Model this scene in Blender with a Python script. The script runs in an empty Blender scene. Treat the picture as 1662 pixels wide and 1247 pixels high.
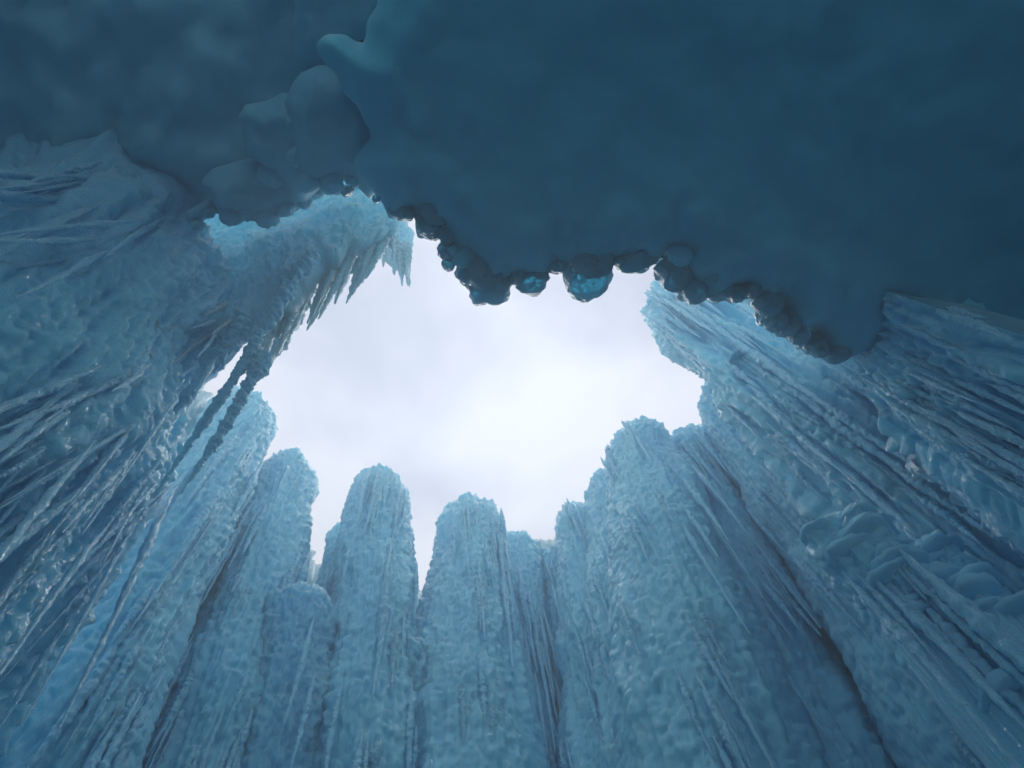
import bpy, math, random
import numpy as np
from mathutils import Matrix, Vector

C = bpy.context.scene.collection
S = bpy.context.scene
HAZE = .072
random.seed(7)
rng = np.random.default_rng(11)

# ------------------------------------------------------------------ camera
PW, PH = 1662.0, 1247.0            # size of the photograph
FPX = 1150.0                       # focal length in its pixels
CAM = np.array([0.0, 0.0, 1.6])
def _cd(px, py):
    v = np.array([(px - PW/2)/FPX, -(py - PH/2)/FPX, -1.0]); return v/np.linalg.norm(v)
_Z = _cd(720, 235)                 # where straight up falls in the picture
_F = np.array([0, 0, -1.0]); _Y = _F - _F.dot(_Z)*_Z; _Y /= np.linalg.norm(_Y); _X = np.cross(_Y, _Z)
R = np.stack([_X, _Y, _Z])         # camera -> world
cam_d = bpy.data.cameras.new('camera'); cam = bpy.data.objects.new('camera', cam_d); C.objects.link(cam)
cam_d.sensor_width = 36.0; cam_d.lens = 36.0*FPX/PW; cam_d.clip_start = 0.05; cam_d.clip_end = 3000
M = Matrix.Identity(4)
for i in range(3):
    for j in range(3): M[i][j] = R[i, j]
    M[i][3] = CAM[i]
cam.matrix_world = M; S.camera = cam
def ray(px, py): return R @ _cd(px, py)
def P(px, py, z):                  # the point at height z seen along a sight line
    d = ray(px, py); return CAM + d*(z - CAM[2])/d[2]

# ------------------------------------------------------------------ sky, sun, exposure
SUN_EL, SUN_AZ = math.radians(66), math.radians(8)      # a bright veil in the cloud towards the far wall
w = bpy.data.worlds.new('World'); S.world = w; w.use_nodes = True
nt = w.node_tree; N = nt.nodes; L = nt.links; N.clear()
out = N.new('ShaderNodeOutputWorld'); bg = N.new('ShaderNodeBackground')
sky = N.new('ShaderNodeTexSky'); sky.sky_type = 'NISHITA'; sky.sun_disc = False
sky.sun_elevation = SUN_EL; sky.sun_rotation = SUN_AZ
tc = N.new('ShaderNodeTexCoord')
nz = N.new('ShaderNodeTexNoise'); nz.inputs['Scale'].default_value = 3.4; nz.inputs['Detail'].default_value = 4; nz.inputs['Roughness'].default_value = .5
nz.inputs['Distortion'].default_value = .35
mp = N.new('ShaderNodeMapping'); mp.inputs['Location'].default_value = (3.1, 1.7, .4)
L.new(tc.outputs['Generated'], mp.inputs[0]); L.new(mp.outputs[0], nz.inputs['Vector'])
cr = N.new('ShaderNodeValToRGB'); e = cr.color_ramp.elements
e[0].position = .36; e[0].color = (6.7, 6.55, 7.8, 1); e[1].position = .60; e[1].color = (9.5, 9.2, 10.0, 1)
L.new(nz.outputs['Fac'], cr.inputs[0])
dt = N.new('ShaderNodeVectorMath'); dt.operation = 'DOT_PRODUCT'
dt.inputs[1].default_value = (math.sin(SUN_AZ)*math.cos(SUN_EL), math.cos(SUN_AZ)*math.cos(SUN_EL), math.sin(SUN_EL))
L.new(tc.outputs['Generated'], dt.inputs[0])
mr = N.new('ShaderNodeMapRange'); mr.interpolation_type = 'SMOOTHSTEP'
for k, v in (('From Min', .86), ('From Max', 1.0), ('To Min', .98), ('To Max', 1.05)): mr.inputs[k].default_value = v
L.new(dt.outputs['Value'], mr.inputs['Value'])
sc_ = N.new('ShaderNodeVectorMath'); sc_.operation = 'SCALE'
L.new(cr.outputs[0], sc_.inputs[0]); L.new(mr.outputs[0], sc_.inputs['Scale'])
mx = N.new('ShaderNodeMix'); mx.data_type = 'RGBA'; mx.inputs['Factor'].default_value = .93
L.new(sky.outputs[0], mx.inputs[6]); L.new(sc_.outputs[0], mx.inputs[7])
bg.inputs['Strength'].default_value = 0.10
L.new(mx.outputs[2], bg.inputs[0]); L.new(bg.outputs[0], out.inputs[0])

sd = bpy.data.lights.new('sun', 'SUN'); so = bpy.data.objects.new('sun', sd); C.objects.link(so)
sd.energy = 1.5; sd.angle = math.radians(50); sd.color = (1, .97, .93)
_sv = Vector((math.sin(SUN_AZ)*math.cos(SUN_EL), math.cos(SUN_AZ)*math.cos(SUN_EL), math.sin(SUN_EL)))
so.rotation_euler = _sv.to_track_quat('Z', 'Y').to_euler()
S.view_settings.view_transform = 'Standard'; S.view_settings.look = 'None'
S.view_settings.gamma = 1.0; S.view_settings.use_curve_mapping = False
S.view_settings.exposure = 0.52
S.render.engine = 'CYCLES'
cy = S.cycles; cy.max_bounces = 14; cy.diffuse_bounces = 10; cy.glossy_bounces = 4; cy.transmission_bounces = 12
cy.use_denoising = True; cy.sample_clamp_indirect = 4.0; cy.caustics_reflective = False; cy.caustics_refractive = False

# ------------------------------------------------------------------ noise
def _h(ix, iy, iz, s):
    with np.errstate(over='ignore'):
        h = (ix.astype(np.uint32)*np.uint32(374761393) + iy.astype(np.uint32)*np.uint32(668265263)
             + iz.astype(np.uint32)*np.uint32(2147483647) + np.uint32(s*974711 + 1013))
        h = (h ^ (h >> np.uint32(13)))*np.uint32(1274126177); h ^= h >> np.uint32(16)
        h = h*np.uint32(2246822519); h ^= h >> np.uint32(15)
    return h
_G = np.random.default_rng(3).normal(size=(256, 3)); _G /= np.linalg.norm(_G, axis=1)[:, None]
_J = np.random.default_rng(4).random((4096, 4))
def perlin(p, seed=0):
    i = np.floor(p).astype(np.int64); f = p - i; u = f*f*f*(f*(f*6 - 15) + 10); r = 0
    for dx in (0, 1):
        for dy in (0, 1):
            for dz in (0, 1):
                g = _G[_h(i[:, 0]+dx, i[:, 1]+dy, i[:, 2]+dz, seed) & 255]
                d = g[:, 0]*(f[:, 0]-dx) + g[:, 1]*(f[:, 1]-dy) + g[:, 2]*(f[:, 2]-dz)
                wgt = (u[:, 0] if dx else 1-u[:, 0])*(u[:, 1] if dy else 1-u[:, 1])*(u[:, 2] if dz else 1-u[:, 2])
                r = r + wgt*d
    return r*1.5
def fbm(p, n=3, seed=0):
    r = 0; a = 1.0
    for k in range(n): r = r + a*perlin(p*(2.03**k), seed+k); a *= .5
    return r
def knobs(p, seed=0):              # drooping knobs: each swells downwards and ends in an undercut
    i = np.floor(p).astype(np.int64); f = p - i; best = np.zeros(len(p))
    for dx in (-1, 0, 1):
        for dy in (-1, 0, 1):
            for dz in (-1, 0, 1):
                j = _J[_h(i[:, 0]+dx, i[:, 1]+dy, i[:, 2]+dz, seed) & 4095]
                ex = f[:, 0]-dx-j[:, 0]; ey = f[:, 1]-dy-j[:, 1]; ez = f[:, 2]-dz-j[:, 2]
                ez = np.where(ez > 0, ez*.75, ez*1.9)
                q = ex*ex + ey*ey + ez*ez
                best = np.maximum(best, (.45 + .55*j[:, 3])*np.sqrt(np.clip(1 - q*1.5, 0, 1)))
    return best
def cells(p, seed=0):              # round lumps
    i = np.floor(p).astype(np.int64); f = p - i; best = np.full(len(p), 9.0)
    for dx in (-1, 0, 1):
        for dy in (-1, 0, 1):
            for dz in (-1, 0, 1):
                j = _J[_h(i[:, 0]+dx, i[:, 1]+dy, i[:, 2]+dz, seed) & 4095]
                q = (f[:, 0]-dx-j[:, 0])**2 + (f[:, 1]-dy-j[:, 1])**2 + (f[:, 2]-dz-j[:, 2])**2
                best = np.minimum(best, q)
    return np.sqrt(np.clip(1 - best, 0, 1))

# ------------------------------------------------------------------ materials
def ice(name, col, trans=.4, rough=.2, clear=0.0, bump=.5, bscale=22, streak=.35, deep=.5, thru=.4, gloss=1.0):
    m = bpy.data.materials.new(name); m.use_nodes = True; nt = m.node_tree; N = nt.nodes; L = nt.links; N.clear()
    o = N.new('ShaderNodeOutputMaterial'); g = N.new('ShaderNodeNewGeometry')
    mp = N.new('ShaderNodeMapping'); mp.inputs['Scale'].default_value = (1, 1, streak); L.new(g.outputs['Position'], mp.inputs[0])
    n1 = N.new('ShaderNodeTexNoise'); n1.inputs['Scale'].default_value = bscale; n1.inputs['Detail'].default_value = 5; n1.inputs['Roughness'].default_value = .62
    L.new(mp.outputs[0], n1.inputs['Vector'])
    b = N.new('ShaderNodeBump'); b.inputs['Strength'].default_value = bump; b.inputs['Distance'].default_value = .007
    L.new(n1.outputs['Fac'], b.inputs['Height'])
    # cloudy (white, aerated) and clear (blue) ice in patches
    n2 = N.new('ShaderNodeTexNoise'); n2.inputs['Scale'].default_value = 2.6; n2.inputs['Detail'].default_value = 6; n2.inputs['Roughness'].default_value = .6
    L.new(mp.outputs[0], n2.inputs['Vector'])
    cr = N.new('ShaderNodeValToRGB'); e = cr.color_ramp.elements
    c = np.array(col)
    e[0].position = .32; e[0].color = (*np.clip(c*np.array([.95, .975, .99]), 0, 1), 1)
    e[1].position = .68; e[1].color = (*np.clip(c*np.array([1.03, 1.02, 1.005]), 0, .97), 1)
    L.new(n2.outputs['Fac'], cr.inputs[0])
    # light wanders through the body of the ice before it comes out again, red dying first
    pb = N.new('ShaderNodeBsdfPrincipled'); pb.subsurface_method = 'RANDOM_WALK'; pb.inputs['Subsurface Weight'].default_value = 1
    pb.inputs['Subsurface Radius'].default_value = (1, 1, 1); pb.inputs['Subsurface Scale'].default_value = trans
    pb.inputs['Specular IOR Level'].default_value = 0; pb.inputs['Roughness'].default_value = 1
    L.new(cr.outputs[0], pb.inputs['Base Color']); L.new(b.outputs[0], pb.inputs['Normal'])
    n3 = N.new('ShaderNodeTexNoise'); n3.inputs['Scale'].default_value = bscale*2.2; n3.inputs['Detail'].default_value = 3; L.new(g.outputs['Position'], n3.inputs['Vector'])
    b2 = N.new('ShaderNodeBump'); b2.inputs['Strength'].default_value = min(1, bump*1.5); b2.inputs['Distance'].default_value = .016
    L.new(n3.outputs['Fac'], b2.inputs['Height']); L.new(b.outputs[0], b2.inputs['Normal'])
    gl = N.new('ShaderNodeBsdfGlossy'); gl.inputs['Roughness'].default_value = rough; L.new(b2.outputs[0], gl.inputs['Normal']); d = N.new('ShaderNodeBsdfDiffuse'); t = N.new('ShaderNodeBsdfTranslucent')
    for s in (d, t): L.new(cr.outputs[0], s.inputs['Color']); L.new(b.outputs[0], s.inputs['Normal'])
    m1 = N.new('ShaderNodeMixShader'); m1.inputs[0].default_value = thru; L.new(d.outputs[0], m1.inputs[1]); L.new(t.outputs[0], m1.inputs[2]); base = m1
    if deep:
        m0 = N.new('ShaderNodeMixShader'); m0.inputs[0].default_value = deep; L.new(m1.outputs[0], m0.inputs[1]); L.new(pb.outputs[0], m0.inputs[2]); base = m0
    if clear:
        rf = N.new('ShaderNodeBsdfRefraction'); rf.inputs['IOR'].default_value = 1.31; rf.inputs['Roughness'].default_value = .08
        rf.inputs['Color'].default_value = (*np.clip(c*.95, 0, .97), 1); L.new(b.outputs[0], rf.inputs['Normal'])
        m2 = N.new('ShaderNodeMixShader'); m2.inputs[0].default_value = clear
        L.new(base.outputs[0], m2.inputs[1]); L.new(rf.outputs[0], m2.inputs[2]); base = m2
    fr = N.new('ShaderNodeFresnel'); fr.inputs['IOR'].default_value = 1.42; L.new(b2.outputs[0], fr.inputs['Normal'])
    m3 = N.new('ShaderNodeMixShader'); gm = N.new('ShaderNodeMath'); gm.operation = 'MULTIPLY'; gm.inputs[1].default_value = gloss
    L.new(fr.outputs[0], gm.inputs[0]); L.new(gm.outputs[0], m3.inputs[0])
    L.new(base.outputs[0], m3.inputs[1]); L.new(gl.outputs[0], m3.inputs[2]); L.new(m3.outputs[0], o.inputs[0])
    return m
M_COL = ice('knobbly_ice', (.285, .775, .995), .12, .07, 0, .7, 40, .35, .65, .08, .65)
M_WALL = ice('wall_ice', (.255, .75, .99), .12, .07, 0, .7, 34, .35, .65, .08, .65)
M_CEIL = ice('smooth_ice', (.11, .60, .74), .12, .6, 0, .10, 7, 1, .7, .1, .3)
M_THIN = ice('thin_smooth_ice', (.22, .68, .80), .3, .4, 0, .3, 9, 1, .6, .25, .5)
M_LOBE = ice('lobe_ice', (.20, .68, .82), .10, .3, 0, .3, 9, 1, .4, .3, .5)
M_DRIP = ice('clear_ice', (.17, .64, .80), .06, .03, .36, .7, 18, 1, .3, .2, .8)
M_ICI = ice('icicle_ice', (.32, .755, .99), .04, .06, 0, .7, 42, .35, .6, .1, .75)
M_DICI = ice('grey_icicle_ice', (.27, .72, .88), .04, .08, 0, .7, 42, .35, .5, .3, .55)
M_CURT = ice('thin_bright_ice', (.40, .84, .98), .15, .12, 0, .6, 36, .35, .4, .6, .4)
M_FREE = ice('free_icicle_ice', (.50, .87, .97), .05, .08, 0, .8, 42, .35, .3, .5)
M_GLOW = ice('far_glowing_ice', (.46, .85, .985), .6, .2, 0, .7, 34, .35, .6, .5)  # translucent, with some of the backlight also put into a paler colour
M_BLOCK = ice('shaded_block_ice', (.20, .62, .83), .25, .2, 0, .7, 34, .35, .8, .05)  # shade between the columns put into a darker ice colour
M_GROUND = ice('ground_snow', (.84, .90, .94), .02, .6, 0, .3, 20, 1, 0, 0, .05)
M_SNOW = ice('snow', (.34, .80, .96), .03, .6, 0, .4, 30, 1, 0, .05, .08)

# ------------------------------------------------------------------ mesh builders
def mesh(name, v, quads=None, tris=None, mat=None, parent=None, smooth=True):
    me = bpy.data.meshes.new(name); v = np.asarray(v, float)
    q = np.zeros((0, 4), int) if quads is None else np.asarray(quads); t = np.zeros((0, 3), int) if tris is None else np.asarray(tris)
    c0 = v.mean(0); W = v - c0
    vol = sum((np.cross(W[f[:, 0]], W[f[:, 1]])*W[f[:, 2]]).sum() for f in (q[:, [0, 1, 2]] if len(q) else q[:, :3], q[:, [0, 2, 3]] if len(q) else q[:, :3], t) if len(f))
    if vol < 0: q = q[:, ::-1]; t = t[:, ::-1]
    idx = np.concatenate([q.ravel(), t.ravel()]).astype(np.int32)
    me.vertices.add(len(v)); me.vertices.foreach_set('co', np.asarray(v, np.float32).ravel())
    me.loops.add(len(idx)); me.loops.foreach_set('vertex_index', idx)
    st = np.concatenate([np.arange(len(q))*4, len(q)*4 + np.arange(len(t))*3]).astype(np.int32)
    me.polygons.add(len(st)); me.polygons.foreach_set('loop_start', st)
    me.polygons.foreach_set('use_smooth', np.full(len(st), smooth)); me.update(calc_edges=True); me.validate()
    o = bpy.data.objects.new(name, me); C.objects.link(o)
    if mat: me.materials.append(mat)
    if parent is not None: o.parent = parent
    return o
def tag(o, label=None, cat=None, group=None, kind=None):
    for k, x in (('label', label), ('category', cat), ('group', group), ('kind', kind or 'thing')):
        if x: o[k] = x
    return o
def grid_quads(a, b, wrap=False):
    n = a if wrap else a - 1
    i = np.arange(b-1)[:, None]*a; j = np.arange(n)[None, :]; k = (j+1) % a
    return np.stack([i+j, i+k, i+a+k, i+a+j], -1).reshape(-1, 4)

CAND = {}
def surf_noise(p, seed, low=.06, rib=.036, knob=.028, ks=.055, sc=1.0, shear=0.0):
    """relief of frozen spray: slow swelling, upright runnels, drooping knobs"""
    if shear: p = p + np.stack([0*p[:, 2], shear*p[:, 2], 0*p[:, 2]], 1)
    d = low*fbm(p*np.array([1.5, 1.5, .9])/sc, 2, seed)
    r = perlin(p*np.array([4.2, 4.2, .35])/sc, seed+5); r2 = perlin(p*np.array([9.5, 9.5, .8])/sc, seed+6)
    r3 = perlin(p*np.array([21, 21, 2.0])/sc, seed+11)
    d += rib*(1 - 2.4*np.abs(r)) + rib*.6*(1 - 2.4*np.abs(r2)) + rib*.4*(1 - 2.4*np.abs(r3))
    msk = .45 + .75*np.clip(perlin(p*np.array([2.2, 2.2, 1.3])/sc, seed+9) + .5, 0, 1)
    d += msk*knob*knobs(p/np.array([ks, ks, ks*2]), seed+7) + msk*knob*.45*knobs(p/np.array([ks, ks, ks*1.8])*2.1, seed+8)
    d += .016*fbm(p*np.array([19, 19, 11]), 2, seed+12) + .026*(knobs(p/np.array([.036, .036, .055]), seed+13) - .35)
    return d

def column(top, foot, r_top, r_foot, seed, nt=140, ns=360, z_fine=3.6, knob=.028, rib=.036, low=.055, ks=.055, dome=1.1, mat=None, name='ice_column', bulge=None):
    """a tower of ice from the ground to a rounded tip"""
    top = np.array(top); foot = np.array(foot); ax = top - foot; Lh = np.linalg.norm(ax)
    s_f = np.clip((z_fine - foot[2])/(top[2]-foot[2]), 0, .9)
    nd = max(8, int(ns*.16))
    s = np.concatenate([np.linspace(0, s_f, 14, endpoint=False), np.linspace(s_f, 1 - dome*r_top/Lh, ns-14-nd, endpoint=False)])
    rr = r_foot + (r_top - r_foot)*s**1.1
    ph = np.linspace(0, math.pi/2*.985, nd)
    s = np.concatenate([s, 1 - dome*r_top/Lh*(1 - np.sin(ph))]); rr = np.concatenate([rr, r_top*np.cos(ph)])
    c = (top+foot)/2; tocam = math.atan2(CAM[1]-c[1], CAM[0]-c[0])
    u = np.linspace(-1, 1, nt, endpoint=False); th = tocam + math.pi*(.5*u + .5*u**3)
    Sg, T = np.meshgrid(s, th, indexing='ij'); Rg = np.repeat(rr[:, None], nt, 1)
    cen = foot + Sg[..., None]*ax
    dirv = np.stack([np.cos(T), np.sin(T), np.zeros_like(T)], -1)
    p0 = (cen + Rg[..., None]*dirv).reshape(-1, 3)
    d = surf_noise(p0 + seed*3.7, seed, low, rib, knob, ks)
    d = d - np.median(d)
    fade = np.clip(Rg.ravel()/(.3*r_top), .25, 1)
    p = p0 + (d*fade)[:, None]*dirv.reshape(-1, 3)
    top_r = (Sg.ravel() > 1 - dome*r_top/Lh)
    p[:, 2] += np.where(top_r, d*.75, 0)
    v = np.concatenate([p, [p[-nt:].mean(0)]]); n = len(s)
    j = np.arange(nt); tr = np.stack([(n-1)*nt + j, (n-1)*nt + (j+1) % nt, np.full(nt, n*nt)], 1)
    o = mesh(name, v - foot, grid_quads(nt, n, True), tr, mat or M_COL); CAND[o.name] = (p, dirv.reshape(-1, 3), d)
    return o, foot

def icicle_mesh(root, tip, r0, seed, nt=28, ns=150, knob=.3, per=.07, pw=.75, bend=.03, flat=0.0, spin=0.0, mat=None, name='icicle', parent=None):
    """a hanging icicle with the drooping barbs that spray leaves on it; knob is relative to its radius"""
    root = np.array(root, float); tip = np.array(tip, float); ax = tip - root; Ln = np.linalg.norm(ax)
    s = np.linspace(0, 1, ns)**.9
    e1 = np.cross(ax, [0.3, 1, .1]); e1 /= np.linalg.norm(e1); e2 = np.cross(ax/Ln, e1)
    th = np.linspace(0, 2*math.pi, nt, endpoint=False)
    rr = r0*(1 - s)**pw + .004
    if not spin: rr = rr*(1 + .35*perlin(np.stack([s*Ln*4, np.full(ns, seed*3.1), np.zeros(ns)], 1), seed+1) + .25*perlin(np.stack([s*Ln*11, np.full(ns, seed*1.1), np.zeros(ns)], 1), seed+2))
    if spin: rr = rr*np.clip(s/spin, .05, 1)**.7
    wob = np.stack([perlin(np.stack([s*Ln*1.3, np.full(ns, seed*1.7+k*9.1), np.zeros(ns)], 1), seed) for k in (0, 1)], 1)*bend*np.sqrt(s)[:, None]*Ln**.5*2
    cen = root + s[:, None]*ax + wob[:, :1]*e1 + wob[:, 1:]*e2
    Rg, T = np.meshgrid(rr, th, indexing='ij')
    dirv = np.cos(T)[..., None]*e1*(1+flat) + np.sin(T)[..., None]*e2*(1-flat*.5)
    p0 = (cen[:, None] + Rg[..., None]*dirv).reshape(-1, 3); q = p0 + seed*2.3
    d = .55*perlin(q/(r0*3 + .05), seed) + .5*fbm(q/(r0*.8), 3, seed+9) + knob*2.2*knobs(q/np.array([per, per, per*1.25]), seed+3) - knob*.6 + knob*.8*knobs(q/(per*.5), seed+4)
    p = p0 + (d*Rg.ravel())[:, None]*dirv.reshape(-1, 3)
    v = np.concatenate([p, [cen[-1] + ax/Ln*.01], [root]])
    j = np.arange(nt); k = (j+1) % nt
    tr = np.concatenate([np.stack([(ns-1)*nt+j, (ns-1)*nt+k, np.full(nt, ns*nt)], 1), np.stack([k, j, np.full(nt, ns*nt+1)], 1)])
    o = mesh(name, v - root, grid_quads(nt, ns, True), tr, mat or M_ICI, parent)
    o.location = root if parent is None else root - np.array(parent.location)
    return o

def polyline(pts, n):
    pts = np.array(pts, float); sl = np.concatenate([[0], np.cumsum(np.linalg.norm(np.diff(pts, axis=0), axis=1))])
    t = np.linspace(0, sl[-1], n); return np.stack([np.interp(t, sl, pts[:, k]) for k in range(3)], 1)
def sheet(name, tops, bots, thick, seed, nu=240, nv=260, mat=None, ragged=0.0, ragtop=0.0, cove=0.0, **kw):
    """a standing or hanging sheet of ice between two lines of points; relief on the side that faces the chamber"""
    a = polyline(tops, nu); b = polyline(bots, nu)
    uu = np.arange(nu)
    if ragged:
        k = knobs(np.stack([a[:, 0]*3.1, a[:, 1]*3.1, np.zeros(nu)], 1), seed) + .5*knobs(np.stack([a[:, 0]*8, a[:, 1]*8, np.ones(nu)], 1), seed)
        b = a + (b - a)*(1 - ragged*(1 - np.clip(k, 0, 1)))[:, None]
    if ragtop:
        k = fbm(np.stack([a[:, 0]*2.5, a[:, 1]*2.5, np.zeros(nu)], 1), 4, seed); a[:, 2] += ragtop*k
    v = np.linspace(0, 1, nv)
    G = a[None]*(1 - v)[:, None, None] + b[None]*v[:, None, None]
    du = np.gradient(G, axis=1); dv = np.gradient(G, axis=0); n = np.cross(du, dv); n /= np.linalg.norm(n, axis=-1)[..., None] + 1e-9
    if ((CAM - G.reshape(-1, 3).mean(0))*n.reshape(-1, 3).mean(0)).sum() < 0: n = -n
    d = surf_noise(G.reshape(-1, 3) + seed*5.1, seed, **kw).reshape(nv, nu)
    if cove:
        cu = np.clip((.42 - np.linspace(0, 1, nu))/.12, 0, 1)[None]; d = d*(1 - .6*np.exp(-v/.05)[:, None]*cu) + cove*np.exp(-v/.05)[:, None]*cu
    fr = G + d[..., None]*n
    iu = np.unique(np.append(np.arange(0, nu, 8), nu-1)); iv = np.unique(np.append(np.arange(0, nv, 8), nv-1))
    bk = (G - n*thick)[np.ix_(iv, iu)]; ca, cb = len(iu), len(iv); off = nu*nv
    V = np.concatenate([fr.reshape(-1, 3), bk.reshape(-1, 3)])
    Q = [grid_quads(nu, nv), grid_quads(ca, cb)[:, ::-1] + off]
    mu = np.minimum(np.searchsorted(iu, np.arange(nu), 'right') - 1, ca-1); mv = np.minimum(np.searchsorted(iv, np.arange(nv), 'right') - 1, cb-1)
    def skirt(fi, bi): return np.stack([fi[:-1], fi[1:], bi[1:], bi[:-1]], 1)
    fu = np.arange(nu); fv = np.arange(nv)
    SK = np.concatenate([skirt(fu, off + mu), skirt((nv-1)*nu + fu, off + (cb-1)*ca + mu), skirt(fv*nu, off + mv*ca), skirt(fv*nu + nu-1, off + mv*ca + ca-1)])
    same = SK[:, 2] == SK[:, 3]
    Q.append(SK[~same]); T = SK[same][:, :3]
    o0 = V.mean(0)*np.array([1, 1, 0]) + np.array([0, 0, V[:, 2].min()])
    o = mesh(name, V - o0, np.concatenate(Q), T, mat or M_WALL); o.location = o0; CAND[o.name] = (fr.reshape(-1, 3), n.reshape(-1, 3), d.ravel())
    return o

def smooth_poly(p, it=2):
    p = np.array(p, float)
    for _ in range(it):
        q = np.roll(p, -1, 0); p = np.stack([.75*p + .25*q, .25*p + .75*q], 1).reshape(-1, 2)
    return p
def slab(name, px, z, roll, thick, seed, res=.03, lump=.12, ls=.55, mat=None, slope=(0, 0), rough=.0, it=2, rim=0.0, rs=.17):
    """an overhanging mass: outline in plan, rounded edge, lumpy underside"""
    px = smooth_poly(px, it)
    pl = np.array([P(x, y, z)[:2] for x, y in px])
    if rough:
        q = np.concatenate([pl*6, np.zeros((len(pl), 1))], 1)
        pl = pl + rough*np.stack([perlin(q, seed), perlin(q, seed+1)], 1)
    lo = pl.min(0) - 2*res; hi = pl.max(0) + 2*res
    xs = np.arange(lo[0], hi[0], res); ys = np.arange(lo[1], hi[1], res)
    X, Y = np.meshgrid(xs, ys); q = np.stack([X.ravel(), Y.ravel()], 1)
    A = pl; B = np.roll(pl, -1, 0); best = np.full(len(q), 1e9); near = q.copy(); inside = np.zeros(len(q), bool)
    for a, b in zip(A, B):
        ab = b - a; L2 = ab @ ab + 1e-12
        t = np.clip(((q - a) @ ab)/L2, 0, 1); c = a + t[:, None]*ab; dd = ((q - c)**2).sum(1)
        m = dd < best; best[m] = dd[m]; near[m] = c[m]
        cr = (a[1] > q[:, 1]) != (b[1] > q[:, 1])
        if cr.any():
            xi = a[0] + (q[:, 1] - a[1])*ab[0]/(ab[1] if ab[1] else 1e-12); inside ^= cr & (q[:, 0] < xi)
    sdst = np.sqrt(best)*np.where(inside, 1, -1)
    ny, nx = X.shape
    ins = inside.reshape(ny, nx)
    qi = grid_quads(nx, ny); keep = ins.ravel()[qi].any(1); qi = qi[keep]
    used = np.unique(qi); remap = np.full(nx*ny, -1); remap[used] = np.arange(len(used))
    q2 = np.where(inside[used][:, None], q[used], near[used]); d = np.clip(sdst[used], 0, None)
    k = np.clip(d/roll, 0, 1); prof = np.sqrt(1 - (1 - k)**2)
    pp = np.concatenate([q2, np.full((len(q2), 1), z)], 1) + seed*3.3
    lm = lump*(cells(pp/np.array([ls, ls, ls]), seed) - .6) + lump*.6*fbm(pp/ls*1.7, 3, seed+2) + lump*.25*cells(pp/ls*2.7, seed+4)
    if rim: lm = lm + rim*(cells(pp/rs, seed+8) - .45 + .6*cells(pp/rs*1.9, seed+9))*np.exp(-(d/.28)**2)
    zz = z + slope[0]*(q2[:, 0]-q2[:, 0].mean()) + slope[1]*(q2[:, 1]-q2[:, 1].mean()) if any(slope) else z
    zb = zz - prof*(roll*.9) - lm*np.clip(d/(roll*.8), 0, 1)
    zt = zz + prof*thick + .1*fbm(pp, 2, seed+6)*k
    isb = d <= 0
    V = np.concatenate([np.c_[q2, zb], np.c_[q2, zt]]); n = len(q2)
    top = np.where(isb, np.arange(n), np.arange(n)+n)
    qb = remap[qi]
    Qall = np.concatenate([qb[:, ::-1], top[qb]])
    # boundary corners may fold: keep as they are
    o0 = np.array([q2[:, 0].mean(), q2[:, 1].mean(), z])
    o = mesh(name, V - o0, Qall, None, mat or M_CEIL); o.location = o0
    return o

def drip(px, py, z, rpx, hpx, seed, mat=None, parent=None, squash=.8, name='drip', lump=.32):
    """a rounded drop of clear ice under the rim: wide at its root, ending in a blunt tip"""
    tip = P(px, py, z); dist = np.linalg.norm(tip - CAM); r = rpx*dist/FPX; h = hpx*dist/FPX
    nt, ns = 40, 36
    s = np.linspace(0, 1, ns); prof = np.sqrt(np.clip(1 - (2*np.clip(s, .0, 1) - .75)**2*.64, 0, 1))*np.where(s > .7, np.sqrt(np.clip(1 - ((s-.7)/.3)**2, 0, 1))*.9 + .1*(1-s)/.3, 1)
    th = np.linspace(0, 2*math.pi, nt, endpoint=False); Rg, T = np.meshgrid(prof*r, th, indexing='ij')
    dv = np.stack([np.cos(T), np.sin(T), np.zeros_like(T)], -1)
    cz = (-s*h*2.2)[:, None]*np.ones(nt)
    p0 = Rg[..., None]*dv; p0[..., 2] += cz; p0 = p0.reshape(-1, 3)
    q = p0 + seed*4.1
    d = lump*fbm(q/(r*1.1), 3, seed) + lump*.5*(cells(q/(r*.7), seed+1) - .6) + lump*.35*perlin(q/(r*.33), seed+2)
    p = p0 + (d*Rg.ravel())[:, None]*dv.reshape(-1, 3); p[:, 2] += d*r*.8
    v = np.concatenate([p, [p[-nt:].mean(0)], [p[:nt].mean(0)]]); j = np.arange(nt); k = (j+1) % nt
    tr = np.concatenate([np.stack([(ns-1)*nt+j, (ns-1)*nt+k, np.full(nt, ns*nt)], 1), np.stack([k, j, np.full(nt, ns*nt+1)], 1)])
    v = v + tip + np.array([0, 0, h*1.35])
    pl = np.array(parent.location) if parent is not None else tip
    o = mesh(name, v - pl, grid_quads(nt, ns, True), tr, mat or M_DRIP, parent)
    if parent is None: o.location = tip
    return o

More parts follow.
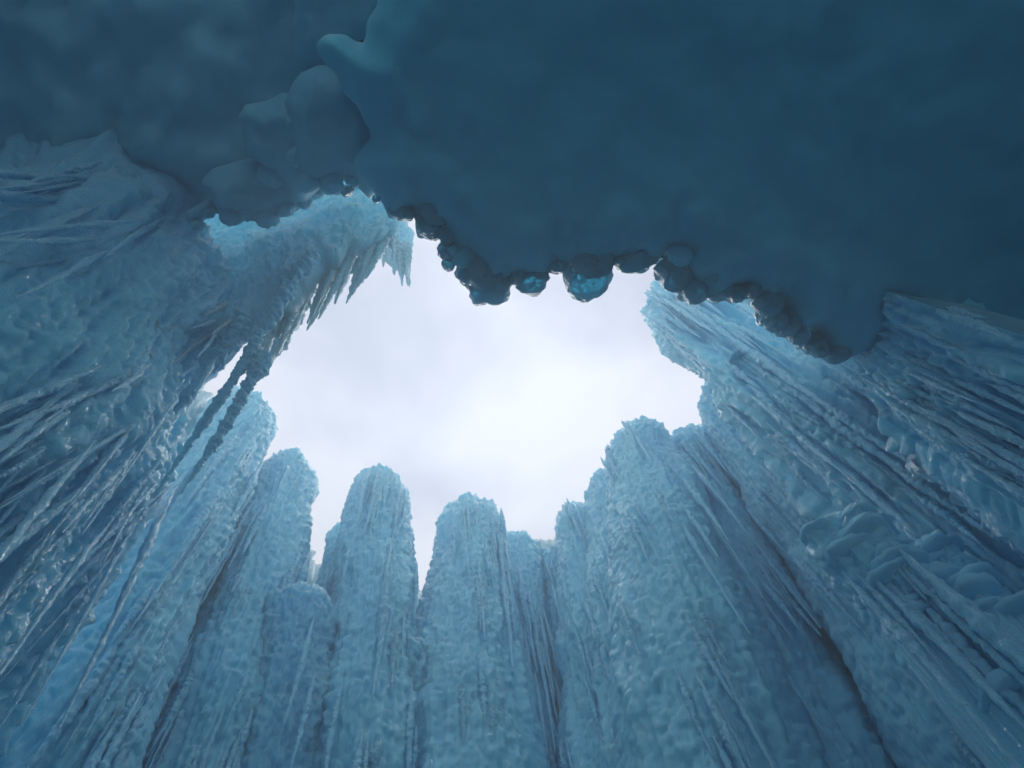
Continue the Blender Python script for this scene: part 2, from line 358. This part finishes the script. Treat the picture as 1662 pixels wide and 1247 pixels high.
# ------------------------------------------------------------------ setting: ground
gx = np.concatenate([-np.geomspace(4, 6.6, 5)[::-1], np.linspace(-3.8, 3.8, 60), np.geomspace(4, 6.6, 5)])
X, Y = np.meshgrid(gx, gx); gp = np.stack([X.ravel(), Y.ravel(), np.zeros(X.size)], 1)
gp[:, 2] = .06*fbm(gp*1.3, 3, 5) - .05
gq = grid_quads(len(gx), len(gx))
tag(mesh('snow_ground', gp, gq, None, M_GROUND), kind='structure')
def unseen_back_wall():
    """unseen wall behind the photographer, added to block light and lowered to admit some"""
    pts = [(-4.3, .4), (-4.4, -1.5), (-3, -3.4), (-1.5, -3.95), (-1, -4.05), (0, -4.2), (3, -3.6), (4.6, -1.8), (4.7, -1), (4.9, .2), (4.8, 1.6), (4.4, 2.9), (3.7, 4.2)]
    tops = [(x, y, 3.1 if y < -1 and x > -1.1 else 6.9) for x, y in pts]; bots = [(x, y, -.2) for x, y in pts]  # lower stretch lets light in from behind, the tall rest blocks it
    return tag(sheet('ice_wall', tops, bots, .8, 71, 120, 80, M_WALL), kind='structure')
unseen_back_wall()

# ------------------------------------------------------------------ far wall and columns
H = 9.2
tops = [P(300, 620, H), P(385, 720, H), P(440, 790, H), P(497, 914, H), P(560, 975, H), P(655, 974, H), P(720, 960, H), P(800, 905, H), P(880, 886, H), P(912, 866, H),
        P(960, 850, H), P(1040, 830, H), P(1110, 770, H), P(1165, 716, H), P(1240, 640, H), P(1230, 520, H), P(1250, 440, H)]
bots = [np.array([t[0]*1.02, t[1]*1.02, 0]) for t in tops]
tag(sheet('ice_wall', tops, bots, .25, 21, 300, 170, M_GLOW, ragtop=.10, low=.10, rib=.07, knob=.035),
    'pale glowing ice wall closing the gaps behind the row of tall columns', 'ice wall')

def px_col(label, px, py, rpx, ax, ay, z=H, grow=1.0, foot=0.0, nici=44, seed=1, mat=None, lens=(.4, 1.5), group='tall ice columns round the opening', **kw):
    """column with its tip at a pixel and its axis through a second pixel"""
    d = ray(px, py); dist = (z - 1.6)/d[2]; r = rpx*dist/FPX
    top = P(px, py, z)
    # the foot lies on the plane of the sight lines to both pixels, straight below as far as possible
    d2 = ray(ax, ay); hd = math.hypot(top[0], top[1])*1.03
    f = CAM + d2*hd/math.hypot(d2[0], d2[1]); k = (top[2] - foot)/(top[2] - f[2]); ft = top + (f - top)*k
    o, org = column(top, ft, r, r*grow, seed, mat=mat, **kw); o.location = org
    tag(o, label, 'ice column', group)
    o['_r'] = 0.0; del o['_r']
    add_icicles(o, nici, seed, lens=lens)
    return o
ICI = []
def icicle_bank():
    for k in range(10):
        o = icicle_mesh((0, 0, 0), (0, 0, -1), .032, 40+k, 18, 110, knob=.34, per=.026, pw=.7, bend=.02, spin=.35, mat=M_ICI)
        me = o.data; bpy.data.objects.remove(o); ICI.append(me)
icicle_bank()
def put_icicle(parent, origin, loc, ln, wd, lean=(0, 0), mat=None):
    o = bpy.data.objects.new('icicle', random.choice(ICI)); C.objects.link(o); o.parent = parent
    if mat: o.material_slots[0].link = 'OBJECT'; o.material_slots[0].material = mat
    o.location = Vector(loc) - Vector(origin); o.scale = (wd, wd, ln)
    o.rotation_euler = (lean[0], lean[1], random.uniform(0, 6.28)); return o
def add_icicles(o, n, seed, zlo=3.6, ztop=.4, lens=(.35, 1.3), wds=(.4, .95), box=(-60, 1720, -60, 1330), lean=0.0, mat=None):
    """clusters of icicles, each rooted on a swelling of the surface that faces the chamber"""
    p, nr, d = CAND[o.name]; rnd = random.Random(seed); g = np.random.default_rng(seed)
    c = (p - CAM) @ R; zz = -c[:, 2]; x = c[:, 0]/np.maximum(zz, .01)*FPX + PW/2; y = -c[:, 1]/np.maximum(zz, .01)*FPX + PH/2
    ok = (zz > .1) & (x > box[0]) & (x < box[1]) & (y > box[2]) & (y < box[3]) & (((CAM - p)*nr).sum(1) > .15*np.linalg.norm(CAM - p, axis=1)) & (p[:, 2] > zlo) & (p[:, 2] < p[:, 2].max() - ztop)
    idx = np.nonzero(ok & (d > np.quantile(d[ok], .72) if ok.any() else ok))[0]
    if not len(idx): return
    org = np.array(o.location)
    k = 0
    while k < n:
        i = int(g.choice(idx)); big = rnd.random()
        for _ in range(rnd.choice((1, 1, 2, 3))):
            if k >= n: break
            q = p[i] + np.array([rnd.uniform(-.07, .07), rnd.uniform(-.07, .07), rnd.uniform(-.05, .2)]) - nr[i]*.02
            ln = rnd.uniform(*lens)*(.6 + .7*big); put_icicle(o, org, q, ln, rnd.uniform(*wds)*(.62 + .3*ln), (lean + rnd.uniform(-.015, .015), rnd.uniform(-.015, .015)), mat); k += 1

COLS = [
 ('blunt pale column tip close beside the hanging icicle curtain', 403, 652, 46, 240, 960, dict(grow=1.25, seed=2)),
 ('rounded pale column between the blunt stub and the freestanding tower', 473, 745, 40, 372, 1100, dict(grow=1.6, seed=3, nici=60)),
 ('freestanding tower with sky on both its flanks', 617, 778, 44, 588, 1200, dict(grow=1.35, seed=4, nici=60)),
 ('half-height buttress against the flank of the freestanding tower, beside the sky gap', 556, 862, 24, 520, 1220, dict(grow=1.6, seed=17)),
 ('half-height buttress of the dome-topped column, beside the narrow wedge of sky', 728, 905, 22, 690, 1220, dict(grow=2.0, seed=18)),
 ('broad dome-topped column just past the narrow wedge of sky', 765, 824, 42, 748, 1200, dict(grow=3.2, seed=5, nici=60)),
 ('low shoulder column against the dome-topped column', 838, 874, 34, 850, 1220, dict(grow=1.9, seed=6)),
 ('low narrow column at the deepest dip of the skyline', 905, 884, 26, 935, 1200, dict(grow=2.2, seed=7, z=9.0)),
 ('stepped column at the foot of the biggest peak', 934, 818, 32, 1000, 1200, dict(grow=2.8, seed=8)),
 ('low column filling the hollow beneath the deepest dip of the skyline', 878, 962, 26, 893, 1200, dict(grow=2.0, seed=22, z=8.4)),
 ('slanting low column in the hollow under the flat shoulder', 1232, 812, 38, 1418, 1110, dict(grow=1.7, seed=23, z=8.4)),
 ('slim low column in the gap under the rounded pale column', 345, 960, 30, 258, 1230, dict(grow=1.5, seed=24, z=7.6)),
 ('half-height column bridging the stepped column and the biggest peak', 988, 768, 38, 1070, 1200, dict(grow=2.4, seed=16)),
 ('biggest column, with the broad lumpy peak', 1040, 702, 50, 1140, 1150, dict(grow=2.6, seed=9, nici=60)),
 ('column with a flat shoulder leaning on the biggest peak', 1112, 712, 42, 1270, 1100, dict(grow=1.8, seed=10, nici=60)),
 ('pale far column beside the narrow sky notch under the knobbly ridge', 1162, 630, 42, 1345, 880, dict(grow=1.5, seed=12, nici=30)),
 ('knobbly ridge column leaning over the sky below the dripping rim', 1085, 476, 50, 1455, 800, dict(grow=1.3, seed=13, nici=80, knob=.05, ks=.06, rib=.085, low=.05, z=10.0, lens=(.5, 1.8))),
 ('thick column half hidden by the dripping rim beyond the ridge', 1190, 500, 60, 1560, 800, dict(grow=1.3, seed=14, nici=80, knob=.05, ks=.06, rib=.085, low=.05, z=9.6, lens=(.5, 1.8))),
]
for lab, px, py, r, ax, ay, kw in COLS: px_col(lab, px, py + 7, r, ax, ay, **kw)

# low dark blocks between the columns
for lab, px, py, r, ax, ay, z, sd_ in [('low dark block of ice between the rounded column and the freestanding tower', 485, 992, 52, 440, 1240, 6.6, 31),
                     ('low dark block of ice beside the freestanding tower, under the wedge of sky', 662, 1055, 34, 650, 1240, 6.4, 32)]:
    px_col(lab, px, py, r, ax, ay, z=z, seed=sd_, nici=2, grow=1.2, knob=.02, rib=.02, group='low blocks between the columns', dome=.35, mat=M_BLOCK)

# ------------------------------------------------------------------ flanking walls
tops = [P(-260, 420, 6.6), P(0, 330, 6.7), P(150, 290, 6.8), P(280, 330, 6.9), P(350, 420, 6.9), P(335, 560, 6.2), P(270, 720, 5.6), P(190, 850, 5.1), P(110, 960, 4.7), P(40, 1080, 4.5), P(-40, 1220, 4.3)]
bots = [np.array([t[0]*1.03, t[1]*1.03, .3]) for t in tops]
LW = tag(sheet('ice_wall', tops, bots, .35, 51, 360, 360, M_WALL, ragged=.12, low=.10, rib=.055, knob=.038, ks=.06, shear=.15, cove=.5),
    'near rough ice wall streaked with frozen runnels under the layered lobes', 'ice wall')
tops = [P(1446, 470, 5.1), P(1438, 560, 5.0), P(1450, 690, 4.7), P(1520, 742, 4.5), P(1595, 860, 4.2), P(1680, 930, 4.1), P(1800, 1000, 4.0)]
tops = tops[::-1]
bots = [np.array([t[0]*1.03, t[1]*1.03, .3]) for t in tops]
RW = tag(sheet('ice_wall', tops, bots, .4, 52, 300, 300, M_WALL, ragtop=.22, low=.08, rib=.07, knob=.05, ks=.06),
    'dark near ice wall hanging below the end of the dripping rim', 'ice wall')
tops = [P(1280, 440, 7.4), P(1390, 540, 7.2), P(1480, 700, 6.9), P(1560, 850, 6.6), P(1500, 960, 6.2), P(1400, 1000, 6.0)]
bots = [np.array([t[0]*1.03, t[1]*1.03, 0]) for t in tops]
tag(sheet('ice_wall', tops, bots, .4, 53, 260, 260, M_WALL, low=.10, rib=.06, knob=.045),
    'shaded blue ice wall behind the snow capped mounds', 'ice wall')

# ------------------------------------------------------------------ overhead masses
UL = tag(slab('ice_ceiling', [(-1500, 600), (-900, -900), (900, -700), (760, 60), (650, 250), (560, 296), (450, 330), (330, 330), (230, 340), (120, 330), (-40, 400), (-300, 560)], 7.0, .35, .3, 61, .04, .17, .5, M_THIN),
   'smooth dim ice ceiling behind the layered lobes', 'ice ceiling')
LOBES = [
 ('largest layered lobe, tucked against the dark overhang', [(480, 112), (505, 108), (540, 108), (600, 120), (640, 220), (610, 330), (572, 300), (556, 292), (540, 306), (508, 302), (484, 280), (476, 245), (468, 205), (474, 160)], 5.9, 65),
 ('second layered lobe, paler, behind the largest one', [(388, 180), (440, 150), (520, 160), (530, 290), (488, 330), (455, 300), (420, 262), (396, 250), (392, 215)], 6.2, 66),
 ('lowest layered lobe with a scalloped dripping edge', [(322, 300), (335, 288), (400, 250), (470, 250), (560, 290), (520, 322), (490, 338), (455, 350), (430, 364), (400, 352), (380, 362), (362, 352), (350, 330)], 6.4, 67),
 ('plain upper lobe behind the rounded knob of the overhang', [(470, -200), (700, -200), (660, 60), (640, 200), (560, 150), (500, 116), (470, 90)], 6.1, 69),  # added lobe, meant to keep light in the gap off the knob
 ('smallest lobe at the end of the layered row', [(300, 345), (318, 328), (352, 326), (362, 345), (338, 352), (318, 378)], 6.5, 68)]
for lab, pp, z, sd_ in LOBES:
    tag(slab('ice_lobe', pp, z, .16, .5, sd_, .02, .04, .3, M_LOBE, rim=.07, rs=.13, it=1, rough=.05), lab, 'ice lobe', 'layered ice lobes beside the overhang')
RIM = [(620, -60), (608, 30), (597, 62), (580, 62), (552, 55), (525, 60), (512, 80), (518, 104), (540, 120), (556, 138), (568, 165), (590, 195), (602, 212), (592, 240), (584, 270), (584, 296),
       (604, 316), (630, 334), (640, 356), (655, 352), (668, 344), (674, 348), (676, 372), (684, 388), (705, 384), (722, 376), (726, 410), (736, 425), (760, 428), (768, 452), (800, 468), (825, 452), (842, 450), (868, 456), (890, 446), (906, 432), (922, 428),
       (936, 442), (956, 452), (985, 440), (1000, 424), (1040, 428), (1062, 416), (1072, 402), (1078, 430), (1092, 452), (1112, 464), (1132, 480), (1158, 484), (1176, 470), (1200, 480), (1222, 474), (1246, 490), (1256, 516), (1282, 532), (1308, 534),
       (1318, 560), (1338, 572), (1358, 582), (1386, 566), (1420, 556), (1446, 548), (1500, 600), (1700, 700), (2300, 760), (2900, -200), (2200, -1600), (620, -1300)]
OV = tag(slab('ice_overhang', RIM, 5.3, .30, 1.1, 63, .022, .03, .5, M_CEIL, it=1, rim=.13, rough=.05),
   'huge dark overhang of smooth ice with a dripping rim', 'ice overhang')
DR = [(733, 408, 20, 26), (728, 432, 10, 16), (795, 462, 34, 24), (865, 452, 28, 20), (958, 456, 34, 26), (1035, 404, 40, 26), (1128, 470, 24, 26), (1100, 448, 28, 24), (1172, 468, 22, 30), (1196, 478, 14, 28),
      (700, 366, 24, 24), (655, 340, 20, 18), (562, 312, 8, 18), (1225, 462, 22, 22), (1262, 520, 20, 20), (1286, 528, 20, 20), (1328, 564, 16, 22), (1346, 572, 12, 22), (1362, 570, 20, 24), (1250, 495, 16, 20), (905, 432, 14, 18), (840, 446, 16, 18), (1005, 420, 14, 16), (760, 446, 18, 18), (1150, 445, 26, 20), (1300, 545, 16, 18), (1410, 550, 22, 18)]
for k, (x, y, r, h) in enumerate(DR): drip(x, y - 1, 5.15, r*1.0, h*1.3, 80+k, parent=OV, lump=.38)
for k, (x, y, r, h) in enumerate(DR):
    if k % 3 and x < 1280: drip(x + 9*math.sin(k*2.1), y - 26 - 9*math.cos(k*1.7), 5.08, r*(.85 + .25*math.sin(k*3.3)), h*.9, 520+k, M_CEIL if k % 2 else M_DRIP, OV, lump=.3)

rp = np.array(RIM[16:72], float); seg = np.linalg.norm(np.diff(rp, axis=0), axis=1); cum = np.concatenate([[0], np.cumsum(seg)])
rnd = random.Random(5)
for k in range(52):
    t = rnd.uniform(0, cum[-1]); x = np.interp(t, cum, rp[:, 0]); y = np.interp(t, cum, rp[:, 1])
    if y > 300: r = rnd.choice((6, 8, 10, 14, 20)); drip(x + rnd.uniform(-5, 5), y + 6 - 60*rnd.random()**1.6, 5.1, r, r*rnd.uniform(.6, 1.2), 150+k, parent=OV, lump=.3)
for k, (x, y, r) in enumerate([(1510, 580, 40), (1548, 600, 40), (1600, 622, 44), (1650, 640, 40), (1560, 560, 50), (1630, 590, 46)]):
    drip(x, y, 4.84, r, r*.6, 420+k, M_CEIL, OV, lump=.5)
LB = [o for o in C.objects if o.name.startswith('ice_lobe')]
for k, (q, x, y, z, r, h) in enumerate([(4, 318, 366, 6.4, 8, 12), (4, 338, 346, 6.4, 9, 10), (2, 372, 352, 6.25, 14, 12), (2, 400, 346, 6.25, 12, 12), (2, 430, 354, 6.25, 16, 14), (2, 462, 340, 6.25, 12, 12), (2, 492, 326, 6.25, 12, 14), (2, 520, 306, 6.25, 10, 12),
                          (0, 500, 296, 5.78, 16, 10), (0, 540, 298, 5.78, 18, 12), (0, 572, 292, 5.78, 12, 14), (1, 405, 240, 6.1, 14, 10), (1, 440, 285, 6.1, 18, 12), (0, 478, 200, 5.8, 12, 8), (0, 480, 255, 5.8, 14, 9)]):
    drip(x, y, z, r, h, 260+k, M_LOBE, LB[q])

# ------------------------------------------------------------------ hanging curtain and icicles
tops = [P(250, 330, 8.0), P(330, 350, 8.0), P(400, 345, 8.0), P(470, 320, 8.0), P(530, 296, 8.0), P(590, 290, 8.0), P(660, 330, 8.0)]
bots = [P(150, 700, 5.4), P(240, 660, 5.6), P(320, 600, 5.8), P(400, 540, 6.0), P(475, 480, 6.3), P(555, 405, 6.8), P(640, 385, 7.3)]
CURT = tag(sheet('ice_curtain', tops, bots, .12, 54, 260, 240, M_CURT, ragged=.18, low=.05, rib=.035, knob=.02, ks=.05),
    'pale turquoise ice curtain hanging behind the layered lobes', 'ice curtain')
tops = [P(612, 330, 9.6), P(640, 345, 9.6), P(668, 385, 9.6)]; bots = [P(616, 380, 8.9), P(640, 412, 8.85), P(664, 425, 8.85)]
FC = tag(sheet('ice_curtain', tops, bots, .15, 55, 70, 80, M_CURT, ragged=.5, low=.04, rib=.03, knob=.03),
    'small faint ice fringe hanging alone in the sky beside the overhang', 'ice curtain')
for k, (x, y, ln) in enumerate([(622, 384, 50), (630, 392, 30), (638, 402, 44), (646, 408, 40), (652, 412, 52), (658, 414, 34), (662, 416, 48), (627, 380, 24)]):
    A = P(x, y - 10, 8.95); B = P(x + 1, y + ln, 8.6)
    icicle_mesh(A, B, 5.5*np.linalg.norm(A - CAM)/FPX, 700+k, 14, 70, knob=.25, per=.04, pw=.7, bend=.015, mat=M_FREE, parent=FC)

BIG = [ # label, root px,py,z, tip px,py,z, radius px at root, material
 ('longest grey icicle, barbed, hanging from the curtain across the sky edge', (505, 412, 6.6), (252, 806, 5.0), 9.5, M_DICI),
 ('grey barbed icicle, second longest, alongside the longest', (430, 575, 5.9), (300, 806, 4.9), 8.5, M_DICI),
 ('slim straight icicle ending alone against the sky', (575, 400, 7.4), (497, 538, 6.6), 9, M_FREE),
 ('short icicle with a glassy tip against the sky', (600, 385, 7.6), (562, 492, 7.0), 9, M_FREE),
 ('short slim icicle beside the glassy tip', (585, 390, 7.6), (544, 492, 7.0), 9, M_FREE),
 ('pointed icicle close to the gap of sky at the blunt column tip', (480, 505, 6.8), (412, 632, 6.0), 12, M_FREE),
 ('pale thick icicle on the sky edge behind the longest grey one', (515, 425, 7.2), (415, 600, 6.2), 11, M_FREE),
 ('grey barbed icicle across the small bright window in the curtain', (400, 520, 6.1), (268, 690, 5.3), 13, M_DICI),
 ('long clear icicle with a knotted root on the rough near wall', (245, 525, 5.6), (140, 670, 4.8), 11, M_FREE),
 ('clear icicle hanging below the knotted one on the rough near wall', (230, 560, 5.3), (60, 790, 4.4), 11, M_FREE),
 ('stubby icicle hanging at the sky end of the curtain', (622, 370, 7.7), (640, 412, 7.2), 6, M_FREE),
 ('broad pale icicle above the stubby tips on the sky edge', (602, 358, 7.8), (536, 462, 6.9), 8, M_FREE),
 ('pale icicle fused along the sky edge below the slim straight one', (505, 465, 7.0), (447, 565, 6.3), 9, M_FREE),
 ('faint thin icicle at the end of the small fringe', (655, 400, 9.2), (663, 466, 8.8), 7, M_FREE),
 ('wide knobbly rope of ice running below the ridge column', (1195, 585, 7.0), (1420, 800, 5.8), 20, M_DICI),
 ('thick knobbly rope of ice ending above the snow capped mounds', (1330, 690, 6.2), (1570, 870, 5.0), 26, M_DICI),
 ('slim rope of ice dangling just above the tall snow mound', (1215, 690, 6.6), (1360, 850, 5.8), 13, M_DICI),
]
for k, (lab, a, b, r, m) in enumerate(BIG):
    A = P(*a); B = P(*b); rr = r*np.linalg.norm(A - CAM)/FPX
    tag(icicle_mesh(A, B, rr, 100+k, 40, 420, knob=.20, per=max(.03, rr*.9), pw=.72, bend=.02, mat=m), lab, 'icicle', 'large icicles')

# slim needles fringing the curtain where it meets the sky
rnd = random.Random(77)
for k in range(34):
    t = rnd.random(); x = 640 - 190*t; y = 372 + 145*t**1.1; z = 7.5 - 1.1*t; ln = rnd.uniform(35, 110)
    A = P(x + rnd.uniform(-14, 6), y + rnd.uniform(-26, 2), z); B = P(x - .46*ln, y + .88*ln, z - .0065*ln)
    icicle_mesh(A, B, rnd.uniform(3.0, 6.0)*np.linalg.norm(A - CAM)/FPX, 300+k, 14, 90, knob=.25, per=.03, pw=.7, bend=.015, mat=M_FREE, parent=CURT)

# icicles along the near walls
add_icicles(LW, 100, 9, 3.0, .5, (.5, 1.6), (.25, .6), lean=.12)
add_icicles(CURT, 8, 12, 5.0, 1.6, (.3, .9), (.4, .8), mat=M_FREE)
add_icicles(RW, 70, 10, 3.0, .1, (.3, .9), (.35, .8))

# ------------------------------------------------------------------ snow capped mounds
def snow_mound(label, px, py, z, rpx, seed, caps):
    z = z - .6
    o = px_col(label, px, py, rpx, px + (px-720)*.35, py + (py-235)*.35, z=z, seed=seed, nici=14, grow=1.15, knob=.03, rib=.03, low=.1, ks=.14, group='snow capped ice mounds', mat=M_COL, name='snow_mound')
    o['category'] = 'ice mound'
    p, nr, d = CAND[o.name]; top = p[:, 2].max(); rnd = random.Random(seed); ctr = p[np.argmax(p[:, 2])]; tc = math.atan2(-ctr[1], -ctr[0])
    for k in range(caps):
        th = tc + rnd.uniform(-.4, 1.7); zz = top - .1 - .75*(k/caps)**1.3
        sel = np.argsort(np.abs(p[:, 2] - zz))[:150]
        a = np.arctan2(nr[sel, 1], nr[sel, 0]); i = sel[np.argmin(np.abs((a - th + math.pi) % (2*math.pi) - math.pi))]
        snow_cap(o, p[i] - nr[i]*.055, rnd.uniform(.065, .12), seed*7 + k)
def snow_cap(par, c, r, seed):
    nt, ns = 26, 14
    th = np.linspace(0, 2*math.pi, nt, endpoint=False); ph = np.linspace(-math.pi/2*.97, math.pi/2*.97, ns)
    Pp, T = np.meshgrid(ph, th, indexing='ij')
    v = np.stack([np.cos(Pp)*np.cos(T), np.cos(Pp)*np.sin(T), np.where(Pp > 0, .6, .22)*np.sin(Pp)], -1).reshape(-1, 3)*r
    v = v*(1 + .25*fbm(v/(r*.8) + seed, 3, seed))[:, None] + c
    v = np.concatenate([v, [v[:nt].mean(0)], [v[-nt:].mean(0)]]); j = np.arange(nt); k = (j+1) % nt
    tr = np.concatenate([np.stack([k, j, np.full(nt, ns*nt)], 1), np.stack([(ns-1)*nt+j, (ns-1)*nt+k, np.full(nt, ns*nt+1)], 1)])
    mesh('snow_cap', v - np.array(par.location), grid_quads(nt, ns, True), tr, M_SNOW, par)
snow_mound('tall ice mound with heaped snow caps below the knobbly ropes', 1352, 872, 4.9, 50, 91, 20)
snow_mound('wide ice mound with a scalloped snow brim under the near wall', 1480, 950, 4.5, 52, 92, 9)
snow_mound('small ice mound with one row of snow caps behind the wide one', 1478, 892, 4.8, 32, 93, 7)

# ------------------------------------------------------------------ cold mist inside the chamber
hz = bpy.data.materials.new('mist'); hz.use_nodes = True; nt = hz.node_tree; nt.nodes.clear()
o = nt.nodes.new('ShaderNodeOutputMaterial'); v = nt.nodes.new('ShaderNodeVolumePrincipled')
v.inputs['Color'].default_value = (.57, .84, .995, 1); v.inputs['Density'].default_value = HAZE; v.inputs['Anisotropy'].default_value = .45
nt.links.new(v.outputs[0], o.inputs['Volume'])
b = 7.2; z0, z1 = -1.3, 11.0
bv = [(x, y, z) for z in (z0, z1) for x, y in ((-b, -b), (b, -b), (b, b), (-b, b))]
tag(mesh('haze', bv, [(0, 3, 2, 1), (4, 5, 6, 7), (0, 1, 5, 4), (1, 2, 6, 5), (2, 3, 7, 6), (3, 0, 4, 7)], None, hz, smooth=False), kind='stuff')
